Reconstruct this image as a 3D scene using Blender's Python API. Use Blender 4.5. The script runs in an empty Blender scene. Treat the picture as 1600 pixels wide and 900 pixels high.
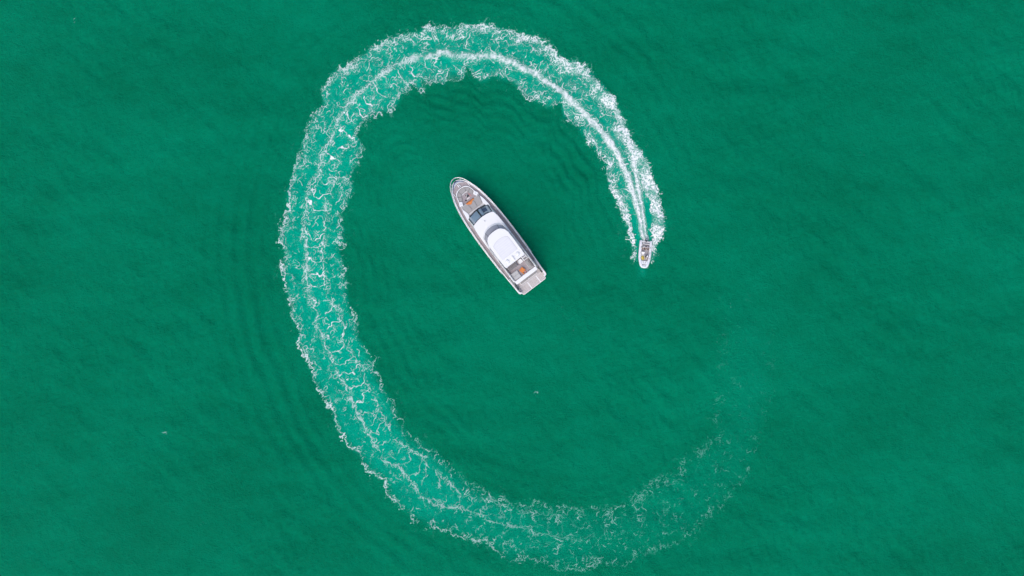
import bpy, bmesh, math, random
import numpy as np
from mathutils import Vector, Matrix, Euler

# ------------------------------------------------------------------ camera, sky, sun
scn = bpy.context.scene
COL = scn.collection
CAM_H = 106.7
cd = bpy.data.cameras.new('camera'); cam = bpy.data.objects.new('camera', cd); COL.objects.link(cam)
cam.location = (0, 0, CAM_H); cam.rotation_euler = (0, 0, 0)
cd.sensor_width = 36; cd.lens = 24; cd.clip_start = 1; cd.clip_end = 20000
scn.camera = cam
SUN_EL, SUN_AZ = 62, 242          # azimuth counted from +x towards +y
w = bpy.data.worlds.new('World'); scn.world = w; w.use_nodes = True
nt = w.node_tree
sky = nt.nodes.new('ShaderNodeTexSky'); sky.sky_type = 'NISHITA'; sky.sun_disc = False
sky.sun_elevation = math.radians(SUN_EL); sky.sun_rotation = math.radians(90 - SUN_AZ)
sky.dust_density = 3.0; sky.ozone_density = 1.0
bg = nt.nodes['Background']; bg.inputs['Strength'].default_value = 0.15
nt.links.new(sky.outputs[0], bg.inputs[0])
sl = bpy.data.lights.new('sun', 'SUN'); so = bpy.data.objects.new('sun', sl); COL.objects.link(so)
sl.energy = .92; sl.angle = math.radians(46); sl.color = (1, .95, .88)
sd = Vector((math.cos(math.radians(SUN_EL)) * math.cos(math.radians(SUN_AZ)),
             math.cos(math.radians(SUN_EL)) * math.sin(math.radians(SUN_AZ)), math.sin(math.radians(SUN_EL))))
so.rotation_euler = (-sd).to_track_quat('-Z', 'Y').to_euler(); so.location = (0, 0, 150)
scn.view_settings.view_transform = 'Standard'; scn.view_settings.look = 'None'
scn.view_settings.gamma = 1; scn.view_settings.use_curve_mapping = False
scn.view_settings.exposure = 0.42
scn.cycles.max_bounces = 6; scn.cycles.transparent_max_bounces = 12

rng = np.random.default_rng(7)
random.seed(5)

# ------------------------------------------------------------------ numpy noise
PERM = rng.permutation(4096)
GA = rng.random(4096) * 2 * math.pi
GX, GY = np.cos(GA), np.sin(GA)
RV = rng.random((4096, 3))
def hsh(i, j): return PERM[(PERM[(i.astype(np.int64)) & 4095] + j.astype(np.int64)) & 4095]
def perlin(x, y):
    i = np.floor(x); j = np.floor(y); fx = x - i; fy = y - j
    u = fx * fx * fx * (fx * (fx * 6 - 15) + 10); v = fy * fy * fy * (fy * (fy * 6 - 15) + 10)
    def g(a, b):
        h = hsh(i + a, j + b)
        return GX[h] * (fx - a) + GY[h] * (fy - b)
    a = g(0, 0); b = g(1, 0); c = g(0, 1); d = g(1, 1)
    return ((a + u * (b - a)) * (1 - v) + (c + u * (d - c)) * v) * 1.5
def fbm(x, y, o=3):
    s = 0; a = 1; n = 0
    for k in range(o):
        s = s + a * perlin(x * 2 ** k + 17.3 * k, y * 2 ** k - 9.1 * k); n += a; a *= .55
    return s / n
def worley(x, y):
    i = np.floor(x); j = np.floor(y)
    f1 = np.full(x.shape, 9.); f2 = np.full(x.shape, 9.)
    for a in (-1, 0, 1):
        for b in (-1, 0, 1):
            h = hsh(i + a, j + b)
            d = np.hypot(i + a + RV[h, 0] - x, j + b + RV[h, 1] - y)
            f2 = np.minimum(f2, np.maximum(f1, d)); f1 = np.minimum(f1, d)
    return f1, f2
def sstep(a, b, x):
    t = np.clip((x - a) / (b - a), 0, 1); return t * t * (3 - 2 * t)
def rank01(t):
    r = np.empty(t.size); r[np.argsort(t, axis=None)] = np.linspace(0, 1, t.size); return r.reshape(t.shape)

# ------------------------------------------------------------------ the wake, traced on the water plane (10 cm units)
CX, CY = -1.0, 0.0
FS = .07            # foam grid step
def curve(s):
    p = np.array([[float(v) for v in q.split(',')] for q in s.split()])
    X = (p[:, 0] - 800) * .1 - CX; Y = (450 - p[:, 1]) * .1 - CY
    th = np.degrees(np.arctan2(Y, X)) % 360; th[th < 3] += 360
    o = np.argsort(th); return th[o], np.hypot(X, Y)[o]
OUT = curve('1012,416 1022,408 1026,395 1026,384 1033,372 1041,357 1036,330 1030,306 1029,294 1021,277 1016,260 1010,244 1000,232 990,217 981,201 972,182 960,154 948,140 926,112 900,94 878,92 860,70 844,58 810,50 782,42 762,36 746,35 724,38 716,44 700,41 662,41 656,50 626,52 592,66 572,78 552,96 520,113 513,124 500,144 504,158 494,174 480,194 478,208 466,244 456,274 448,296 448,320 442,352 437,366 444,400 439,424 444,444 452,470 454,492 466,516 464,536 476,558 486,574 488,592 502,616 512,636 520,652 530,676 546,700 562,712 576,738 600,752 608,778 630,796 648,814 700,832 760,850 780,866 796,878 840,874 872,892 916,890 936,880 972,886 998,870 1036,860 1090,830 1130,790 1168,748 1190,680 1205,620 1206,540 1180,470')
INN = curve('992,412 985,402 988,390 981,372 980,357 971,337 962,317 951,297 946,270 941,247 916,225 902,201 880,184 876,166 854,168 826,156 802,133 774,123 750,129 730,108 726,124 700,122 696,134 660,128 646,134 660,146 628,150 622,166 612,176 590,176 564,194 556,210 568,230 560,258 552,274 553,300 546,318 530,336 540,360 538,376 532,384 540,418 543,450 547,476 552,495 566,528 584,566 598,604 614,624 628,662 648,686 680,702 694,716 718,737 740,756 760,768 806,782 880,786 908,794 972,786 1018,746 1050,734 1074,710 1106,688 1112,650 1118,580 1124,520 1120,468')
RID = curve('1005,418 1006,395 1006,376 1002,361 998,337 992,312 985,287 977,270 970,252 960,234 950,219 936,202 920,186 900,166 880,146 852,126 824,110 800,96 770,87 740,88 720,87 690,84 656,90 620,100 598,116 576,132 558,150 544,162 532,182 526,196 520,214 502,244 500,270 488,290 482,306 478,330 478,352 478,376 480,406 480,436 484,460 490,480 497,492 496,510 504,524 510,544 520,564 530,586 542,608 552,630 564,656 572,674 588,698 600,718 622,728 636,744 648,760 664,780 696,792 720,794 750,804 780,818 818,826 880,840 960,838 1040,800 1110,750 1150,660 1165,560 1150,470')
JET = curve('1008,418 1011,395 1011,376 1008,361 1004,337 1000,310 995,281 990,256 986,237 982,219 977,201 968,185 956,165')
RAI = curve('700,108 660,116 626,128 604,150 580,170 566,196 548,220 530,250 520,290 513,314 508,348 506,378 502,400 506,430 512,456 526,486 538,512 536,532 548,550 560,566 570,596 582,612 592,640 604,658 616,688 636,700 660,714 668,726 680,738 706,758 722,772 748,778 768,780 788,790 820,800 880,806 960,806')
WGO = curve('1013,418 1016,405 1017,390 1017,372 1016,356 1015,325 1011,310 1004,290 994,262 986,240')   # inner side of the outer spray wing
WGI = curve('995,418 995,405 996,390 993,374 989,356 985,331 976,306 972,290 962,262 950,240')           # outer side of the inner spray wing
TN = [3, 8, 12, 18, 30, 40, 50, 60, 80, 95, 110, 130, 150, 170, 190, 217, 238, 266, 280, 300, 322, 340, 355, 363]
def P(s):
    v = [float(x) for x in s.split()]; assert len(v) == len(TN); return v
PR = {k: P(v) for k, v in dict(
    ao='0 .30 .62 .93 .90 .84 .80 .78 .74 .70 .66 .62 .58 .56 .56 .56 .56 .52 .46 .30 .15 .05 .03 0',
    wo='1.0 1.0 1.6 2.4 2.4 2.3 2.2 2.1 2.0 1.8 1.5 1.3 1.1 .9 .7 .55 .5 .45 .45 .7 1.0 1.2 1.2 1',
    ai='0 .30 .60 .88 .86 .74 .62 .58 .54 .50 .46 .42 .38 .36 .32 .28 .26 .26 .26 .25 .18 .05 .02 0',
    wi='1.0 1.0 1.4 2.0 2.0 1.8 1.7 1.6 1.4 1.2 1.0 .9 .8 .6 .55 .55 .55 .7 1.0 1.3 1.6 1.6 1.6 1',
    ac='0 .05 .10 .04 .08 .22 .21 .19 .17 .17 .18 .18 .17 .16 .14 .12 .10 .10 .09 .085 .05 .02 .015 0',
    a1='0 0 .2 .95 1 1 1 1 .95 .90 .78 .62 .55 .52 .50 .45 .38 .26 .16 .06 0 0 0 0',
    w1='.2 .2 .2 .22 .34 .52 .6 .6 .62 .6 .55 .55 .55 .5 .5 .45 .42 .4 .4 .5 .5 .5 .5 .5',
    aj='0 0 .2 .95 1 .95 .8 .45 0 0 0 0 0 0 0 0 0 0 0 0 0 0 0 0',
    ar='0 0 0 0 0 0 0 0 0 .1 .25 .36 .40 .40 .38 .36 .30 .22 .14 .04 0 0 0 0',
    lad='0 0 0 0 0 0 0 .15 .35 .6 .85 .95 .95 .92 .88 .8 .62 .42 .26 .1 0 0 0 0',
    aer='0 .6 .8 .88 .86 .84 .84 .85 .88 .90 .92 .94 .95 .95 .94 .90 .78 .46 .32 .19 .13 .09 .06 0').items()}
def prm(k, th): return np.interp(th, TN, PR[k])
_t = np.linspace(3, 363, 721); _r = np.interp(_t, *RID)
_x = _r * np.cos(np.radians(_t)); _y = _r * np.sin(np.radians(_t))
_s = np.concatenate([[0], np.cumsum(np.hypot(np.diff(_x), np.diff(_y)))])
def polar(X, Y):
    dx = X - CX; dy = Y - CY
    th = np.degrees(np.arctan2(dy, dx)) % 360; th = np.where(th < 3, th + 360, th)
    return th, np.hypot(dx, dy)
def aeration(X, Y):
    """bubble-laden, paler water left behind by the propeller"""
    th, r = polar(X, Y)
    rw = r + .45 * fbm(X / 2.2, Y / 2.2, 2)
    ro = np.interp(th, *OUT); ri = np.interp(th, *INN)
    soft = np.interp(th, [200, 300], [1, 2.6])
    m = sstep(-.3, 1.1, (ro - rw) / soft) * sstep(-.3, 1.3, (rw - ri) / soft)
    rd = np.interp(th, *RID); rr = np.interp(th, *RAI)
    core = sstep(-.4, .5, rd - rw) * sstep(-.4, .8, rw - rr) * (th > 90) * (th < 275)
    st = perlin(np.interp(th, _t, _s) / 3.5, r / .45) * .5 + fbm(X / 1.2 + 5, Y / 1.2, 3)
    a = prm('aer', th) * m * (.74 + .22 * core + .16 * st)
    return np.clip(a, 0, 1)
def foam_alpha(X, Y):
    """foam cover on a regular grid: thin curled filaments, more and finer where the water is freshly churned"""
    th, r = polar(X, Y)
    s = np.interp(th, _t, _s)
    wx = perlin(X / 1.7, Y / 1.7 + 40); wy = perlin(X / 1.7 + 60, Y / 1.7)
    n2 = perlin(X / .7, Y / .7 + 11); n3 = perlin(X / .33 + 3, Y / .33)
    vx = perlin(X / .6 + 71, Y / .6); vy = perlin(X / .6, Y / .6 - 31)
    def line(q, w_, gmin):
        gy_, gx_ = np.gradient(q, FS); d = np.abs(q) / np.maximum(np.hypot(gx_, gy_), gmin)
        return 1 - sstep(w_ * .35, w_ * 1.25, d)
    calm = np.interp(th, [10, 26, 45], [.3, .4, 1])       # straight, crisp jets right behind the boat
    rw = r + (.55 * wx + .42 * n2) * np.maximum(calm, .55) + .28 * n3 + .16 * perlin(X / .17, Y / .17)
    rs = r + (.30 * perlin(X / 2.4 + 9, Y / 2.4) + .20 * n2 + .12 * n3) * calm
    ro = np.interp(th, *OUT); ri = np.interp(th, *INN); rd = np.interp(th, *RID)
    rj = np.interp(th, *JET); rr = np.interp(th, *RAI)
    do = ro - rw; di = rw - ri - .9 * perlin(X / 3.1 + 2, Y / 3.1) * np.interp(th, [40, 70, 250, 290], [0, 1, 1, .4])
    ins = (.15 + .85 * sstep(-.05, .35, do)) * sstep(-.75, .05, do) * (.15 + .85 * sstep(-.05, .4, di)) * sstep(-.8, .05, di)
    clump = np.clip(1 + 1.1 * fbm(X / 3.0 + 7, Y / 3.0, 2), .3, 1.6)
    clump2 = np.clip(1 + 1.5 * fbm(X / 1.6 - 7, Y / 1.6 + 30, 2), .05, 2)
    age = np.interp(th, [18, 50, 110, 160, 360], [0, .15, .65, 1, 1])
    near = 1 - sstep(27, 42, th)
    wgo = np.interp(th, *WGO); wgi = np.interp(th, *WGI)
    wing = np.maximum(sstep(-.05, .3, rw - wgo), sstep(-.05, .3, wgi - rw))
    Do = prm('ao', th) * np.exp(-(np.maximum(do, 0) / prm('wo', th)) ** 2)
    Di = prm('ai', th) * np.exp(-(np.maximum(di, 0) / prm('wi', th)) ** 2)
    band = np.maximum(Do, Di) * (1 - .55 * near) + .62 * near * np.clip(prm('ao', th) * 1.1, 0, 1)
    band = band * ((1 - near) + near * wing)
    Dc = prm('ac', th) * clump2 * (1 - .75 * near * (1 - wing))
    brk = np.clip(1.15 + 1.2 * perlin(X / 1.9 + 33, Y / 1.9), .15, 1.25) * age + (1 - age)
    D1 = prm('a1', th) * np.exp(-((rs - rd) / prm('w1', th)) ** 2) * brk
    Dj = prm('aj', th) * np.exp(-((rs - rj) / (.8 * prm('w1', th))) ** 2)
    Dr = prm('ar', th) * np.exp(-((rs + .3 * n2 - rr) / .45) ** 2) * brk
    D = (band * clump + Dc) * ins
    D = 1 - (1 - np.clip(D, 0, .97)) * (1 - np.clip(D1, 0, 1)) * (1 - np.clip(Dj, 0, 1)) * (1 - np.clip(Dr, 0, 1))
    def gate(sc, o, k):
        g_ = rank01(fbm(X / sc + o, Y / sc - o, 2)); return sstep(-.06, .10, D * k - g_)
    # curled filaments of several sizes, then grains
    amp = np.clip(.80 + .12 * age + .7 * perlin(X / 1.1 + 15, Y / 1.1), .35, 1.08)
    l1 = line(perlin(X / 1.7 + .75 * wx + .3 * vx, Y / 1.7 + .75 * wy + .3 * vy), .060 + .016 * age, .33) * gate(2.1, 13, 1.5)
    l2 = line(perlin(X / 1.0 + .6 * wy + .35 * vy + 50, Y / 1.0 + .6 * wx + .35 * vx), .050 + .012 * age, .55) * gate(1.3, 47, 1.3)
    l3 = line(perlin(X / .55 + .45 * vx + 20, Y / .55 + .45 * vy + 90), .042, 1.0) * gate(.8, 81, 1.15)
    gr = perlin(X / .19, Y / .19) + .6 * perlin(X / .34 + 5, Y / .34)
    l4 = sstep(.55, .95, gr) * gate(.7, 29, 1.1)
    f1, f2 = worley(X / 1.15 + .4 * wx + .3 * n2, Y / 1.15 + .4 * wy + .3 * n3)
    l5 = (1 - sstep(.02, .10, f2 - f1)) * gate(2.3, 5, 1.6) * age
    l6 = line(perlin(s / .55 + .5 * vx, r / 1.5 + .5 * wy), .045, .6) * gate(1.2, 63, 1.2) * (1 - age) * sstep(38, 50, th)
    l7 = line(perlin(s / 3.2 + .4 * wx, r / .8 + .7 * n2), .050, .5) * gate(2.6, 99, .9)      # long streaks drawn along the path
    al = 1 - (1 - .9 * l1 * amp) * (1 - .82 * l2 * amp) * (1 - .62 * l3) * (1 - .55 * l4) * (1 - .72 * l5 * amp) * (1 - .6 * l6) * (1 - .7 * l7 * amp)
    grain = rank01(perlin(X / .25 + .4 * vx, Y / .25 + .4 * vy) + .7 * perlin(X / .5, Y / .5 + 9) + .35 * perlin(X / .14, Y / .14 + 3))
    dots = sstep(.72, 1.0, gr) * sstep(.0, .4, do) * sstep(.0, .4, di) * sstep(-.25, .25, perlin(X / 1.3 + 5, Y / 1.3 - 60)) * np.interp(th, [20, 40, 80, 250, 310, 340], [0, .6, .55, .5, .3, 0])
    al = np.maximum(al, dots)
    solid = sstep(.06, .50, np.clip(D * (.8 + .3 * clump), 0, 1.08) - .42 - .52 * grain - .12 * age)
    al = np.maximum(al, .9 * solid)
    haze_ = np.clip(D * 1.25 - .12, 0, 1) * (.30 + .22 * grain) * (1 - .6 * age)              # fine bubbles between the filaments
    al = np.maximum(al, haze_)
    al = al * (1 - .30 * age)
    # fine straight streaks fanning out of the propeller wash
    q = (rs - rd) / np.maximum(rj - rd, .25)
    fan = sstep(.15, .8, np.cos(2 * math.pi * 1.9 * q + .4 * n2)) * sstep(-1.15, -.8, q) * sstep(-1.9, -1.5, -q) * (1 - sstep(30, 44, th)) * (th > 14)
    al = np.maximum(al, (.42 + .3 * grain) * fan)
    # rolled loops of foam between the ridge and the inner rail
    tn = np.clip((rd - rs) / np.maximum(rd - rr, .8), -.5, 1.5)
    ph = (s + 2.4 * (tn - .5) ** 2 + .75 * wx + .4 * n2 + .12 * n3) / 2.2 + .5 * perlin(s / 5., s * 0)
    fr = (.5 - np.abs(ph - np.floor(ph) - .5)) * 2.2
    rung = (1 - sstep(.03, .14, fr)) * sstep(-.1, .08, tn) * sstep(-.1, .08, 1.05 - tn) * sstep(-.4, -.1, perlin(X / 2.2 + 80, Y / 2.2))
    al = np.maximum(al, prm('lad', th) * rung)
    # crisp rims and rails of the older wake
    old = sstep(120, 170, th); fade = np.interp(th, [200, 250, 285, 305, 325], [1, .9, .5, .15, 0])
    rimo = (1 - sstep(.03, .20, np.abs(do - .12))) * sstep(-.30, .05, perlin(X / 2.1 + 4, Y / 2.1)) * old * fade
    rimi = (1 - sstep(.02, .13, np.abs(di - .12))) * sstep(-.02, .2, perlin(X / 2.0 - 44, Y / 2.0)) * old * fade
    ral = (1 - sstep(.03, .16, np.abs(rs + .25 * vx - rd))) * sstep(-.35, .0, perlin(X / 1.6 + 4, Y / 1.6 + 7)) * sstep(80, 120, th) * fade * (th < 285)
    rar = (1 - sstep(.03, .13, np.abs(rs + .35 * vy - rr))) * sstep(-.15, .1, perlin(X / 1.6 - 14, Y / 1.6)) * sstep(115, 140, th) * fade * (th < 285)
    for q, k in ((rimo, .85), (rimi, .7), (ral, .72), (rar, .75)): al = np.maximum(al, k * q)
    thin = np.interp(th, [3, 18, 90, 150, 217, 266, 300, 340, 360], [.8, 1, 1, .97, .92, .85, .66, .3, .2])
    al = al * thin
    # milky veil of bubbles on the fresh ridge
    streak = perlin(s / 2.6 + .2 * n2, rs / .16) * .5 + .5
    ribs = perlin(s / .42 + .8 * (rs - rd) + .3 * n2, rs / 1.3) * .9 + .5
    kk = sstep(55, 80, th); streak = streak * (1 - kk) + np.clip(ribs, 0, 1) * kk
    veil = (.42 + .50 * streak) * np.clip(1.25 * np.maximum(D1, Dj), 0, 1) * np.interp(th, [18, 70, 105, 140, 180], [1, 1, .8, .45, 0])
    al = np.maximum(al, veil)
    al = np.where((th < 6.5) | (th > 361), 0, al)
    return np.clip(al, 0, 1), th
def wave_height(X, Y):
    z = np.zeros(X.shape); g = np.random.default_rng(3)
    for k in range(44):
        lam = .75 * (8.0 / .75) ** (g.random() ** 1.7)
        d = math.radians(62 + g.normal() * 52)
        amp = .0062 * lam ** .8
        z += amp * np.sin((X * math.cos(d) + Y * math.sin(d)) * 2 * math.pi / lam + g.random() * 6.28)
    gust = np.clip(.85 + 1.1 * fbm(X / 16 + 3, Y / 24, 2), .25, 1.7)
    z *= gust
    z += .055 * fbm(X / 1.3, Y / 1.9, 3) + .07 * fbm(X / 6, Y / 4, 2)
    th, r = polar(X, Y)
    ro = np.interp(th, *OUT); ri = np.interp(th, *INN); rd = np.interp(th, *RID)
    ext = r - np.interp(th, _t, np.convolve(np.interp((_t - 3) % 360 + 3, *OUT), np.ones(41) / 41, 'same'))
    k = np.interp(th, [10, 40, 120, 150, 215, 250, 300], [0, .4, .5, 1, 1, .5, 0])
    z += k * .15 * sstep(.5, 4, ext) * np.exp(-(np.maximum(ext - 6, 0) / 6.) ** 2) * np.sin(ext * 2 * math.pi / 2.5 + 1.6 * perlin(X / 9, Y / 9)) * np.clip(.9 + .7 * perlin(X / 7 + 8, Y / 7), .4, 1.4)
    inx = ri - r
    k2 = np.interp(th, [10, 40, 90, 130, 300, 350], [0, 1, 1, .6, .25, .1])
    z += k2 * .14 * sstep(.5, 2.5, inx) * np.exp(-(np.maximum(inx - 5, 0) / 5.) ** 2) * np.sin(inx * 2 * math.pi / 1.9 + 1.6 * perlin(X / 8, Y / 8 + 5)) * np.clip(.8 + .8 * perlin(X / 7 - 8, Y / 7), .25, 1.4)
    ag = np.interp(th, [3, 14, 20, 60, 150, 300, 355], [0, .5, 1, .9, .6, .2, 0])
    m = sstep(-.5, 1.2, ro - r) * sstep(-.5, 1.2, r - ri)
    z += ag * m * (.12 * fbm(X / .9, Y / .9, 3)) + ag * .16 * np.exp(-((r - rd) / .9) ** 2)
    return z

# ------------------------------------------------------------------ materials
M = {}
def mat(name, col, rough=.5, metal=0., noise=0., scale=8., spec=.5, coat=0., bump=0.):
    m = bpy.data.materials.new(name); m.use_nodes = True; n = m.node_tree.nodes; l = m.node_tree.links
    p = n['Principled BSDF']
    p.inputs['Base Color'].default_value = (*col, 1); p.inputs['Roughness'].default_value = rough
    p.inputs['Metallic'].default_value = metal; p.inputs['Specular IOR Level'].default_value = spec
    p.inputs['Coat Weight'].default_value = coat
    if noise or bump:
        tc = n.new('ShaderNodeTexCoord'); nz = n.new('ShaderNodeTexNoise')
        nz.inputs['Scale'].default_value = scale; nz.inputs['Detail'].default_value = 5
        l.new(tc.outputs['Object'], nz.inputs['Vector'])
        if noise:
            mx = n.new('ShaderNodeMix'); mx.data_type = 'RGBA'
            mx.inputs[6].default_value = tuple(c * (1 - noise) for c in col) + (1,)
            mx.inputs[7].default_value = tuple(min(1, c * (1 + noise)) for c in col) + (1,)
            l.new(nz.outputs['Fac'], mx.inputs[0]); l.new(mx.outputs[2], p.inputs['Base Color'])
        if bump:
            b = n.new('ShaderNodeBump'); b.inputs['Strength'].default_value = bump; b.inputs['Distance'].default_value = .02
            l.new(nz.outputs['Fac'], b.inputs['Height']); l.new(b.outputs[0], p.inputs['Normal'])
    M[name] = m; return m
mat('gelcoat', (.74, .74, .75), .28, noise=.03, scale=1.2, coat=.3)
mat('gelcoat_panel', (.66, .66, .69), .4, noise=.06, scale=1.5)
mat('gelcoat_grey', (.55, .55, .57), .35, noise=.05, scale=2)
mat('steel', (.78, .80, .80), .25, metal=.6)
mat('cushion', (.33, .315, .31), .85, noise=.10, scale=9, bump=.2)
mat('cushion_light', (.46, .455, .45), .85, noise=.08, scale=9, bump=.2)
mat('cushion_dark', (.20, .185, .19), .85, noise=.12, scale=9, bump=.2)
mat('dark', (.03, .032, .036), .4, noise=.2, scale=6)
mat('black_frame', (.012, .015, .022), .18, coat=.5)
mat('navy', (.012, .045, .14), .45, noise=.2, scale=5)
mat('steel_blue', (.42, .48, .56), .4, noise=.25, scale=3)
mat('tinted', (.30, .30, .335), .15, noise=.1, scale=3, coat=.5)
mat('orange', (.62, .20, .05), .75, noise=.25, scale=7, bump=.3)
mat('white_fabric', (.72, .71, .71), .9, noise=.08, scale=14, bump=.3)
mat('pink', (.55, .22, .20), .7, noise=.2)
mat('hypalon', (.76, .77, .79), .55, noise=.05, scale=5)
mat('rib_deck', (.42, .40, .42), .7, noise=.12, scale=10)
mat('yellow', (.55, .42, .07), .75, noise=.3, scale=12, bump=.4)
mat('hair', (.018, .013, .011), .6, noise=.3, scale=40)
mat('skin', (.42, .24, .16), .55, noise=.08, scale=12)
mat('shirt', (.70, .67, .66), .9, noise=.08, scale=14)
mat('shirt_pink', (.66, .56, .55), .9, noise=.08, scale=14)
mat('dark_cloth', (.025, .028, .05), .9, noise=.3, scale=14)
mat('motor', (.05, .07, .075), .3, coat=.5)
mat('antifoul', (.03, .04, .06), .7)
def teak(name, col, pitch):
    m = mat(name, col, .75); n = m.node_tree.nodes; l = m.node_tree.links; p = n['Principled BSDF']
    tc = n.new('ShaderNodeTexCoord'); sp = n.new('ShaderNodeSeparateXYZ'); l.new(tc.outputs['Object'], sp.inputs[0])
    dv = n.new('ShaderNodeMath'); dv.operation = 'DIVIDE'; dv.inputs[1].default_value = pitch; l.new(sp.outputs[1], dv.inputs[0])
    fr = n.new('ShaderNodeMath'); fr.operation = 'FRACT'; l.new(dv.outputs[0], fr.inputs[0])
    gt = n.new('ShaderNodeMath'); gt.operation = 'LESS_THAN'; gt.inputs[1].default_value = .1; l.new(fr.outputs[0], gt.inputs[0])
    nz = n.new('ShaderNodeTexNoise'); nz.inputs['Scale'].default_value = 3; nz.inputs['Detail'].default_value = 6
    mp = n.new('ShaderNodeMapping'); mp.inputs['Scale'].default_value = (.6, 6, 1)
    l.new(tc.outputs['Object'], mp.inputs[0]); l.new(mp.outputs[0], nz.inputs['Vector'])
    mx = n.new('ShaderNodeMix'); mx.data_type = 'RGBA'
    mx.inputs[6].default_value = tuple(c * .82 for c in col) + (1,); mx.inputs[7].default_value = tuple(c * 1.18 for c in col) + (1,)
    l.new(nz.outputs['Fac'], mx.inputs[0])
    m2 = n.new('ShaderNodeMix'); m2.data_type = 'RGBA'; m2.inputs[7].default_value = (.1, .085, .085, 1)
    l.new(gt.outputs[0], m2.inputs[0]); l.new(mx.outputs[2], m2.inputs[6]); l.new(m2.outputs[2], p.inputs['Base Color'])
teak('teak', (.54, .495, .49), .07)
teak('teak_deck', (.36, .31, .325), .07)
def glass(name, col, fac):
    m = bpy.data.materials.new(name); m.use_nodes = True; n = m.node_tree.nodes; l = m.node_tree.links
    p = n['Principled BSDF']; p.inputs['Base Color'].default_value = (*col, 1); p.inputs['Roughness'].default_value = .06
    t = n.new('ShaderNodeBsdfTransparent'); t.inputs[0].default_value = (.90, .95, .98, 1)
    x = n.new('ShaderNodeMixShader'); x.inputs[0].default_value = fac
    l.new(t.outputs[0], x.inputs[1]); l.new(p.outputs[0], x.inputs[2]); l.new(x.outputs[0], n['Material Output'].inputs[0]); M[name] = m
glass('windshield', (.16, .20, .25), .18)
mat('pale_backing', (.50, .56, .61), .7, noise=.15, scale=4)  # pale tone of the panels added behind the windshield to brighten it
glass('smoke', (.10, .10, .115), .62)

# water: green, turbid, with paler aerated water in the wake
wm = bpy.data.materials.new('sea_water'); wm.use_nodes = True; n = wm.node_tree.nodes; l = wm.node_tree.links
p = n['Principled BSDF']; p.inputs['Roughness'].default_value = .22; p.inputs['IOR'].default_value = 1.33
p.inputs['Specular IOR Level'].default_value = .03
tc = n.new('ShaderNodeTexCoord')
def nnoise(scale, detail, rough=.5, sc=(1, 1, 1), rot=0):
    mp = n.new('ShaderNodeMapping'); mp.inputs['Scale'].default_value = sc; mp.inputs['Rotation'].default_value = (0, 0, rot)
    l.new(tc.outputs['Object'], mp.inputs[0])
    z = n.new('ShaderNodeTexNoise'); z.inputs['Scale'].default_value = scale; z.inputs['Detail'].default_value = detail
    z.inputs['Roughness'].default_value = rough
    l.new(mp.outputs[0], z.inputs['Vector']); return z.outputs['Fac']
def nmath(op, a, b=None, c=None):
    q = n.new('ShaderNodeMath'); q.operation = op
    for i, v in enumerate((a, b, c)):
        if v is None: continue
        if isinstance(v, (int, float)): q.inputs[i].default_value = v
        else: l.new(v, q.inputs[i])
    return q.outputs[0]
big = nnoise(.035, 3, .55, (1, 1.7, 1), .5); mid = nnoise(.22, 4, .6, (1, 1.8, 1), .55)
fine = nnoise(1.3, 5, .7, (1, 1.7, 1), .75)
mot = nmath('ADD', nmath('MULTIPLY', big, .40), nmath('ADD', nmath('MULTIPLY', mid, .26), nmath('MULTIPLY', fine, .34)))
mr = n.new('ShaderNodeMapRange'); l.new(mot, mr.inputs[0]); mr.inputs[1].default_value = .385; mr.inputs[2].default_value = .615
c1 = n.new('ShaderNodeMix'); c1.data_type = 'RGBA'
c1.inputs[6].default_value = (.0001, .145, .070, 1); c1.inputs[7].default_value = (.0001, .206, .107, 1)
l.new(mr.outputs[0], c1.inputs[0])
at = n.new('ShaderNodeAttribute'); at.attribute_name = 'aeration'
c2 = n.new('ShaderNodeMix'); c2.data_type = 'RGBA'; c2.inputs[7].default_value = (.0004, .40, .265, 1)
l.new(at.outputs['Fac'], c2.inputs[0]); l.new(c1.outputs[2], c2.inputs[6]); l.new(c2.outputs[2], p.inputs['Base Color'])
bmp = n.new('ShaderNodeBump'); bmp.inputs['Strength'].default_value = 1.0; bmp.inputs['Distance'].default_value = .22
hgt = nmath('ADD', nmath('MULTIPLY', nnoise(1.9, 4, .65, (1, 1.7, 1), -.55), .7), nmath('ADD', nmath('MULTIPLY', nnoise(1.1, 3, .6, (1.8, 1, 1), .25), .5), nmath('MULTIPLY', nnoise(3.2, 3, .7, (1, 1.6, 1), .9), .95)))
l.new(hgt, bmp.inputs['Height']); l.new(bmp.outputs[0], p.inputs['Normal'])
M['water'] = wm
fm = bpy.data.materials.new('foam'); fm.use_nodes = True; n = fm.node_tree.nodes; l = fm.node_tree.links
p = n['Principled BSDF']; p.inputs['Base Color'].default_value = (.80, .83, .83, 1); p.inputs['Roughness'].default_value = .8
p.inputs['Specular IOR Level'].default_value = .2
at = n.new('ShaderNodeAttribute'); at.attribute_name = 'foam'
cr = n.new('ShaderNodeMix'); cr.data_type = 'RGBA'
cr.inputs[6].default_value = (.10, .58, .45, 1); cr.inputs[7].default_value = (.88, .89, .88, 1)
fr2 = n.new('ShaderNodeMapRange'); fr2.inputs[1].default_value = .1; fr2.inputs[2].default_value = .85; l.new(at.outputs['Fac'], fr2.inputs[0]); l.new(fr2.outputs[0], cr.inputs[0]); l.new(cr.outputs[2], p.inputs['Base Color'])
t = n.new('ShaderNodeBsdfTransparent'); x = n.new('ShaderNodeMixShader')
l.new(at.outputs['Fac'], x.inputs[0]); l.new(t.outputs[0], x.inputs[1]); l.new(p.outputs[0], x.inputs[2])
l.new(x.outputs[0], n['Material Output'].inputs[0]); M['foam'] = fm

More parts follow.
